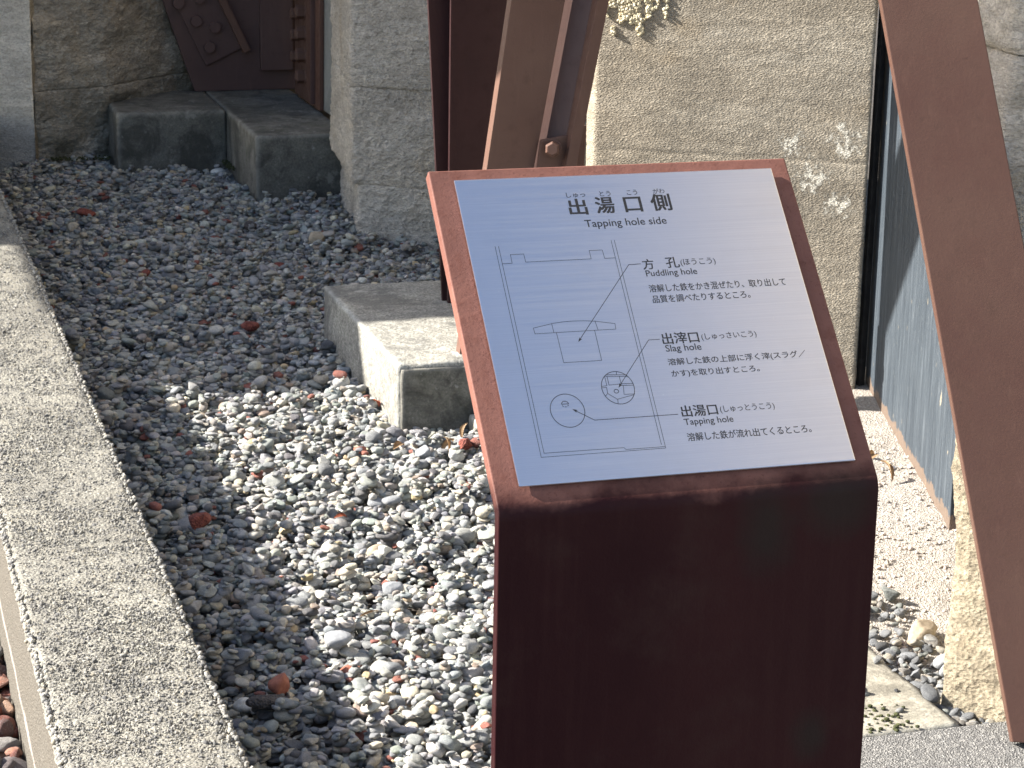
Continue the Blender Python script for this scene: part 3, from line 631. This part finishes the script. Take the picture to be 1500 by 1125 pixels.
for i in range(6): grits.objects.link(bpy.data.objects.new("grit_%02d" % i, rock_mesh("grit_shape", 50+i, i > 1, 1)))

def scatter(name, pos, rot, scl, idx, col, coll, parent=None):
    me = bpy.data.meshes.new(name); me.from_pydata([tuple(map(float, q)) for q in pos], [], [])
    for nm, arr, ty, key in (('rot', rot, 'FLOAT_VECTOR', 'vector'), ('scl', scl, 'FLOAT_VECTOR', 'vector'), ('idx', idx, 'INT', 'value'), ('col', col, 'FLOAT_COLOR', 'color')):
        a = me.attributes.new(nm, ty, 'POINT'); a.data.foreach_set(key, np.asarray(arr).ravel())
    o = bpy.data.objects.new(name, me); C.objects.link(o); me.materials.append(M['pebble'].m)
    g = bpy.data.node_groups.new("scatter", 'GeometryNodeTree')
    g.interface.new_socket("Geometry", in_out='INPUT', socket_type='NodeSocketGeometry'); g.interface.new_socket("Geometry", in_out='OUTPUT', socket_type='NodeSocketGeometry')
    N = g.nodes; gi, go = N.new("NodeGroupInput"), N.new("NodeGroupOutput"); ip = N.new("GeometryNodeInstanceOnPoints"); ci = N.new("GeometryNodeCollectionInfo")
    ci.inputs[0].default_value = coll; ci.inputs['Separate Children'].default_value = True; ci.inputs['Reset Children'].default_value = True
    ip.inputs['Pick Instance'].default_value = True
    def na(nm, ty):
        n = N.new("GeometryNodeInputNamedAttribute"); n.data_type = ty; n.inputs[0].default_value = nm; return n.outputs['Attribute']
    l = g.links.new; l(gi.outputs[0], ip.inputs['Points']); l(ci.outputs[0], ip.inputs['Instance'])
    l(na('idx', 'INT'), ip.inputs['Instance Index']); l(na('rot', 'FLOAT_VECTOR'), ip.inputs['Rotation']); l(na('scl', 'FLOAT_VECTOR'), ip.inputs['Scale']); l(ip.outputs[0], go.inputs[0])
    md = o.modifiers.new("scatter", 'NODES'); md.node_group = g
    if parent: o.parent = parent; o.matrix_parent_inverse = Matrix.Translation(-Vector(parent.location))
    return o
PAL = 1.06*np.array([(.31, .325, .345), (.24, .255, .275), (.37, .38, .38), (.45, .45, .43), (.36, .34, .31), (.14, .145, .155), (.52, .52, .49), (.46, .43, .36), (.56, .51, .41), (.66, .64, .58), (.30, .24, .20), (.24, .085, .065), (.50, .40, .26), (.30, .325, .31)])
PRB = np.array([.17, .19, .14, .11, .07, .09, .07, .045, .03, .022, .018, .016, .012, .09]); PRB /= PRB.sum()

class Bed:
    def __init__(s, x0, x1, y0, y1, base, res=.003):
        s.x0, s.y0, s.res = x0, y0, res; nx, ny = int((x1-x0)/res), int((y1-y0)/res)
        X, Y = np.meshgrid(x0+np.arange(nx)*res, y0+np.arange(ny)*res, indexing='ij'); s.H = base(X, Y); s.nx, s.ny = nx, ny
    def drop(s, x, y, a, b, c, ang):
        """lay a half-axes a,b,c ellipsoid with heading ang on the pile; returns its centre height"""
        R = max(a, b); i0, i1 = int((x-R-s.x0)/s.res), int((x+R-s.x0)/s.res)+1; j0, j1 = int((y-R-s.y0)/s.res), int((y+R-s.y0)/s.res)+1
        i0, j0 = max(i0, 0), max(j0, 0); i1, j1 = min(i1, s.nx), min(j1, s.ny)
        if i1-i0 < 2 or j1-j0 < 2: return None
        dx = (s.x0+np.arange(i0, i1)*s.res-x)[:, None]; dy = (s.y0+np.arange(j0, j1)*s.res-y)[None, :]
        ca, sa = math.cos(ang), math.sin(ang); u = (dx*ca+dy*sa)/a; v = (-dx*sa+dy*ca)/b; q = 1-u*u-v*v; m = q > .02
        if not m.any(): return None
        h = s.H[i0:i1, j0:j1]; d = c*np.sqrt(np.maximum(q, 0)); need = (h+d)[m]
        zc = float(np.partition(need, int(len(need)*.62))[int(len(need)*.62)]) if len(need) > 4 else float(need.max())
        zc = min(zc, float(need.max())); h[m] = np.maximum(h[m], zc+d[m]); 
        # tilt with the slope under it
        hl = (s.H[i0:i1, j0:j1]); return zc
rs = np.random.RandomState(11)
def base_h(X, Y):
    H = -.060+.010*np.sin(X*3.1+Y*1.3)*np.sin(Y*2.2+.5)
    H = H+.050*np.exp(-(((X-1.62)/.14)**2+((Y-7.38)/.25)**2))
    H = H-.025*np.exp(-(((X-1.50)/.11)**2+((Y-5.14)/.07)**2))
    return H+.006*np.exp(-((X-1.0)/.3)**2)
bed = Bed(.53, 2.75, 2.0, 9.4, base_h)
def blocked(x, y):
    return (x < .53) or (x > 1.30 and x < 1.93 and 5.195 < y < 6.05) or (1.06 < x < 1.80 and 8.72 < y) or (1.485 < x < 1.80 and 8.10 < y) or (x > 1.465 and y < 5.19) or (y < 5.4 and x > 1.93)
def palette(n, rs_):
    i = rs_.choice(len(PAL), n, p=PRB); c = PAL[i]*[1.0, .995, .97]*rs_.uniform(.8, 1.22, (n, 1))*rs_.uniform(.96, 1.04, (n, 3)); return np.concatenate([c, np.ones((n, 1))], 1), i
N_ = 98000; xs = rs.uniform(.53, 2.35, N_); ys = 2.75+(9.35-2.75)*rs.rand(N_)**1.0
size = np.clip(np.exp(rs.normal(math.log(.0091), .38, N_)), .0045, .026)
keep = np.array([not blocked(x, y) and not (x > 1.27+.12*(y-2.75) and y < 5.1) and y > 2.7 for x, y in zip(xs, ys)])
xs, ys, size = xs[keep], ys[keep], size[keep]; n = len(xs)
asp = rs.uniform(.62, .98, n); flat = rs.uniform(.34, .66, n); ang = rs.uniform(0, math.pi, n); zs = np.zeros(n)
order = np.argsort(-size*rs.uniform(.3, 1.7, n)) if False else np.arange(n)
ok = np.zeros(n, bool)
for i in order:
    zc = bed.drop(xs[i], ys[i], size[i], size[i]*asp[i], size[i]*flat[i], ang[i])
    if zc is not None: zs[i] = zc; ok[i] = True
print("gravel", ok.sum(), np.percentile(bed.H[60:180, 500:1000], [10, 50, 90]), bed.H[60:180, 500:1000].mean())
gx_, gy_ = np.gradient(bed.H, bed.res)
col, ci_ = palette(n, rs); idx = rs.randint(0, 12, n); an = rs.rand(n) < .34; idx[an] = rs.randint(12, 20, an.sum())
rot = np.stack([rs.normal(0, .19, n), rs.normal(0, .19, n), ang], 1); scl = np.stack([size, size*asp, size*flat], 1)
g = scatter("gravel", np.stack([xs, ys, zs-.0005], 1)[ok], rot[ok], scl[ok], idx[ok], col[ok], variants)
tag(g, "bed of mixed blue grey, cream and red pebbles beside the kerb", None, None, 'stuff')
def surf(x, y):
    i, j = int((x-bed.x0)/bed.res), int((y-bed.y0)/bed.res); return float(np.percentile(bed.H[i-4:i+5, j-4:j+5], 60))

# gutter pebbles at the right and red scoria outside the kerb
def strip(name, n, fx, smin, smed, z0, pal, label, ang_p=.3):
    P_, Rr, Sc, Ix, Co = [], [], [], [], []
    for i in range(n):
        x, y = fx(); s_ = min(max(smin, math.exp(rs.normal(math.log(smed), .35))), smed*2.6); a, b, c_ = s_, s_*rs.uniform(.6, .95), s_*rs.uniform(.4, .75)
        P_.append((x, y, z0(x, y)+c_*.55)); Rr.append((rs.normal(0, .3), rs.normal(0, .3), rs.uniform(0, 6.3))); Sc.append((a, b, c_)); Ix.append(rs.randint(12, 20) if rs.rand() < ang_p else rs.randint(0, 12))
        q_ = pal[rs.randint(len(pal))]; f = rs.uniform(.75, 1.25); Co.append((q_[0]*f, q_[1]*f, q_[2]*f, 1))
    return tag(scatter(name, P_, Rr, Sc, Ix, Co, variants), label, None, None, 'stuff')
def gut():
    y = 3.2+abs(rs.normal(0, .33)); return 1.80+.13*rs.rand()**1.3*(1 if y < 3.8 else .5), min(y, 4.4)
strip("gutter_pebbles", 330, gut, .003, .008, lambda x, y: float(sand_h(x, y))+.012*rs.rand(), PAL[[0, 1, 2, 1, 4, 5, 13, 3, 7]]*.62, "grey pebbles lining the gutter between slab and sand")
strip("sand_grit", 2600, lambda: (1.80+.55*rs.rand(), 3.3+1.5*rs.rand()), .0015, .0032, lambda x, y: float(sand_h(x, y)), [(.55, .5, .46), (.7, .66, .62), (.4, .35, .3), (.6, .5, .44)], "coarse grit on the pale sandy ground", .8)
LAVA = [(.16, .05, .035), (.22, .075, .05), (.10, .05, .045), (.12, .10, .10), (.26, .12, .08), (.2, .19, .18), (.33, .2, .13)]
for k_ in range(1):
    strip("scoria_gravel", 5200, lambda: (.258-abs(rs.normal(0, .35)), rs.uniform(2.4, 7.5)), .008, .021, lambda x, y: -.15+.035*rs.rand(), LAVA, "red brown lava gravel outside the kerb", .9)
strip("slab_pebbles", 26, lambda: (rs.uniform(1.56, 1.79), rs.uniform(3.22, 3.5)), .004, .010, lambda x, y: .0, PAL[[0, 1, 2, 5, 13]]*.6, "few grey pebbles lying on the mossy slab")

# grit embedded in the kerb top
ng = 52000; gx1 = rs.uniform(.264, .518, ng); gy1 = 2.6+(7.0-2.6)*rs.rand(ng)**1.25
gs = np.clip(np.exp(rs.normal(math.log(.0019), .38, ng)), .0009, .0065)
gc = np.array([(.22, .22, .22), (.28, .28, .27), (.35, .34, .315), (.41, .40, .365), (.47, .455, .40), (.60, .58, .51), (.45, .41, .32), (.15, .15, .15)])[rs.choice(8, ng, p=[.15, .18, .2, .17, .12, .07, .05, .06])]
gcol = np.concatenate([gc*.73*rs.uniform(.85, 1.15, (ng, 1)), np.ones((ng, 1))], 1)
ezz = .1805-np.where(gx1 < .277, (.277-gx1)*.7, 0)-np.where(gx1 > .510, (gx1-.510)*.6, 0)
g = scatter("exposed_grit", np.stack([gx1, gy1, ezz-.0004], 1), rs.uniform(0, 6.3, (ng, 3)), np.stack([gs, gs*rs.uniform(.6, 1, ng), gs*.6], 1), rs.randint(0, 6, ng), gcol, grits, kerb); g['kind'] = 'stuff'
# crumbling rim along the inner edge
nr = 5000; yr = 2.6+5*rs.rand(nr)**1.2; side = rs.rand(nr) < .6; xr = np.where(side, .519, .266)+rs.normal(0, .0022, nr); sr = rs.uniform(.0015, .0052, nr)
g = scatter("exposed_grit", np.stack([xr, yr, .173+rs.normal(0, .004, nr)], 1), rs.uniform(0, 6.3, (nr, 3)), np.stack([sr]*3, 1), rs.randint(0, 6, nr), np.concatenate([gc[:nr], np.ones((nr, 1))], 1), grits, kerb); g['kind'] = 'stuff'

# stones one can point at
def big_rock(x, y, a, b, c_, ang_, mat, label, seed, angular=True, name="stone", grp=None, zz=None):
    me = rock_mesh(name, seed, angular, 3, .3); me.materials.clear(); me.materials.append(M[mat].m)
    me.transform(Matrix.Diagonal((a, b, c_, 1))); o = bpy.data.objects.new(name, me); C.objects.link(o)
    z = surf(x, y) if zz is None else zz
    o.location = (x, y, z+c_*.45); o.rotation_euler = (rs.normal(0, .12), rs.normal(0, .12), ang_); tag(o, label, "stone", grp); return o
for (x, y, a, b, c_, an_, mt, lb, ag) in (
    (1.440, 8.655, .034, .027, .022, .3, 'white_rock', "round white stone against the dark L shaped block", False),
    (1.370, 7.60, .034, .026, .020, 1, 'dark_rock', "dark purple brown stone in the shaded gravel right of centre", True),
    (.915, 6.93, .032, .022, .016, .2, 'red_rock', "small red scoria piece in shaded gravel nearest the kerb middle", True),
    (.835, 7.78, .036, .024, .017, 0, 'red_rock', "red scoria piece near the far end of the kerb shadow", True),
    (1.110, 6.20, .034, .024, .017, .6, 'red_rock', "red scoria piece left of the half sunlit concrete block", True),
    (1.538, 7.25, .042, .030, .030, .4, 'tan_rock', "angular tan stone between the middle pier and the half sunlit block", True),
    (1.165, 5.03, .022, .017, .016, .3, 'brick_rock', "square pink brick fragment in sunlit gravel by the front corner of the block", True),
    (.700, 4.52, .034, .028, .018, .9, 'red_rock', "large dark red scoria lump in the kerb shadow", True),
    (.640, 3.66, .024, .017, .012, -.4, 'white_rock', "oval white stone touching the kerb shadow at the bottom", False),
    (.700, 3.66, .025, .020, .021, .5, 'brick_rock', "upright brick red stone in shade near the bottom of the gravel", True),
    (.842, 3.735, .026, .015, .010, .1, 'brick_rock', "flat brick red stone just below the big grey disc", True),
    (.842, 3.815, .027, .022, .011, 0, 'grey_rock', "big flat grey disc shaped pebble in the sunlit gravel", False),
    (1.037, 4.35, .022, .018, .018, .7, 'tan_rock', "plump cream stone in the middle of the sunlit gravel", False),
    (1.02, 4.12, .022, .017, .014, 0, 'grey_rock', "smooth mid grey pebble left of the sign upright", False),
    (.665, 3.58, .040, .020, .014, .1, 'dark_rock', "long dark stone lying in the shadow beside the kerb end", False),
    (1.295, 4.93, .026, .020, .020, .3, 'grey_rock', "pale grey angular stone at the front corner of the block", True),
    (1.40, 4.955, .024, .018, .017, .8, 'red_rock', "red scoria piece among dry leaves left of the sign", True),
    (1.36, 7.05, .028, .02, .014, 2, 'red_rock', "brown red scoria piece in shade behind the half sunlit block", True),
    (1.22, 6.75, .03, .024, .016, 1.2, 'grey_rock', "large bluish grey pebble in the shaded gravel behind the block", False),
):
    big_rock(x, y, a, b, c_, an_, mt, lb, int(x*1000+y*77) % 991, ag)
big_rock(1.915, 3.60, .040, .030, .028, .2, 'tan_rock', "brown blocky stone at the foot of the sunlit stone post", 21, zz=-.02)
big_rock(1.905, 3.47, .036, .018, .016, .1, 'grey_rock', "long flat grey stone in the pebble gutter", 22, False, zz=-.015)
big_rock(1.882, 3.42, .024, .018, .016, .5, 'grey_rock', "rounded grey stone in the middle of the pebble gutter", 23, False, zz=-.01)
big_rock(1.875, 3.32, .018, .014, .012, .5, 'white_rock', "white stone in the pebble gutter near the asphalt", 24, False, zz=-.005)
big_rock(1.93, 4.15, .020, .016, .014, 1.5, 'tan_rock', "small beige stone on the pale sand near the sign edge", 25, True, zz=.01)
big_rock(1.835, 3.72, .022, .018, .016, .5, 'tan_rock', "rounded beige stone between sand and gutter near the sign edge", 26, False, zz=0)

# dry leaves
def leaf(x, y, z, L, w, curl, rot, mat, label):
    bm = bmesh.new(); n = 8; rows = []
    for i in range(n+1):
        t = i/n; ww = w*math.sin(math.pi*min(.98, t*.96+.02))**.8*(1-.3*t); zz = curl*math.sin(t*2.2)*L
        rows.append([bm.verts.new((L*(t-.5), s_*ww, zz+abs(s_)*ww*.7)) for s_ in (-1, -.5, 0, .5, 1)])
    for i in range(n):
        for j in range(4): bm.faces.new((rows[i][j], rows[i+1][j], rows[i+1][j+1], rows[i][j+1]))
    bmesh.ops.solidify(bm, geom=bm.faces[:], thickness=.0004)
    o = bm_obj("dry_leaf", bm, M[mat], None, True); o.location = (x, y, z); o.rotation_euler = rot
    return tag(o, label, "leaf", "dry leaves fallen in the gravel")
for i, (x, y, L, w, cu_, r_, mt, lb) in enumerate((
    (1.365, 4.99, .050, .012, .5, (.5, -.5, .5), 'leaf', "pale curled dry leaf against the dark front of the block"),
    (1.42, 5.01, .045, .009, .4, (.2, -1.0, .2), 'leaf', "thin upright dry leaf near the sign edge"),
    (1.445, 4.94, .04, .010, .3, (.9, -.9, 1.2), 'red_leaf', "pointed rusty leaf standing beside the sign edge"),
    (1.40, 4.73, .04, .011, .3, (.8, -.7, 1.0), 'red_leaf', "rust coloured leaf upright lower along the sign edge"),
    (1.235, 4.96, .05, .011, .3, (.3, .3, .9), 'leaf', "tan dry leaf left of the block corner"),
    (1.00, 4.52, .03, .008, .3, (.3, .3, .2), 'red_leaf', "tiny red leaf in the middle of the sunlit gravel"),
    (.93, 3.95, .05, .004, .1, (.2, .1, .5), 'leaf', "thin yellow leaf blade on the sunlit gravel"),
    (1.34, 4.93, .035, .009, .5, (.3, -.6, 2.2), 'leaf', "small tan leaf tucked under the red scoria by the block"),
    (1.275, 5.35, .05, .009, .2, (.5, .1, 1.7), 'red_leaf', "brown leaf wedged along the left side of the block"))):
    leaf(x, y, surf(min(x, 1.44), min(y, 5.17))+.010, L, w, cu_, r_, mt, lb)
for i, (x, y, L, r_) in enumerate(((2.245, 4.50, .05, (.5, .2, .8)), (2.235, 4.40, .06, (.6, -.3, 1.9)), (2.25, 4.56, .045, (.4, .4, 2.8)))):
    leaf(x-.02, y, .03, L, .012, .4, r_, 'leaf', ("curled brown leaf at the foot of the blue grey board, farthest from the camera", "curled brown leaf at the foot of the blue grey board, nearest the camera", "small brown leaf in the corner where board meets sand")[i])
# moss tufts
def moss(x0, x1, y0, y1, n, z, label):
    bm = bmesh.new(); r = random.Random(n)
    for _ in range(n): bmesh.ops.create_icosphere(bm, subdivisions=1, radius=r.uniform(.002, .006), matrix=Matrix.Translation((r.uniform(x0, x1), r.uniform(y0, y1), z+r.uniform(-.002, .004))) @ Matrix.Diagonal((1, 1, .7, 1)))
    tag(bm_obj("moss", bm, M['moss'], None, True), label, None, None, 'stuff')
moss(.78, 1.05, 8.82, 8.89, 220, .005, "green moss at the foot of the far left pier")
moss(1.455, 1.485, 8.50, 8.70, 90, .005, "green moss in the inner corner of the L shaped block")
moss(1.60, 1.72, 3.2, 3.30, 60, .0, "yellow green moss on the slab by the asphalt")

# ------------------------------------------------------------------ unseen shapes added on the left to throw the long shadows
p = empty("pavilion", (-3, 9.5, -.25), "low dark roofed open pavilion standing left of the furnace yard", "pavilion")
prism("roof", [(-2.865, 6.93, 2.5), (.2, 6.93, 2.5), (.2, 12.5, 2.5), (-2.865, 12.5, 2.5)], (0, 0, .12), M['roof'], p, .01)  # invented cover, its edges set to draw the gravel's shade line
prism("roof", [(-5.2, 7.80, 2.5), (-2.870, 7.80, 2.5), (-2.870, 12.5, 2.5), (-5.2, 12.5, 2.5)], (0, 0, .12), M['roof'], p, .01)
for x, y in ((-5.1, 8.0), (-.1, 12.4), (-5.1, 12.4), (-1.1, 10.5)): box("post", x-.06, x+.06, y-.06, y+.06, -.25, 2.5, M['wood'], p, .005)  # supports of the added canopy
p = empty("steel_brace", (-.3, 5.0, 2.2), "high slanting steel brace left of the camera view crossing above the kerb", "steel brace")  # added shadow caster, not one of the braces in view
def up_sun(P, X0): k_ = (X0-P[0])/sd.x; return Vector(P)+sd*k_
ua, ub = up_sun((2.449, 4.884, .706), -.3), up_sun((2.526, 5.146, .406), -.3); la, lb_ = up_sun((2.38, 4.648, .494), -.3), up_sun((2.559, 5.259, -.088), -.3)
def lz(a, b, y): return (-.3, y, a.z+(b.z-a.z)*(y-a.y)/(b.y-a.y))
slab("bar", [lz(la, lb_, 4.4), lz(la, lb_, 5.99), lz(ua, ub, 5.99), lz(ua, ub, 4.4)], (-.03, 0, 0), M['steel'], p, .002)
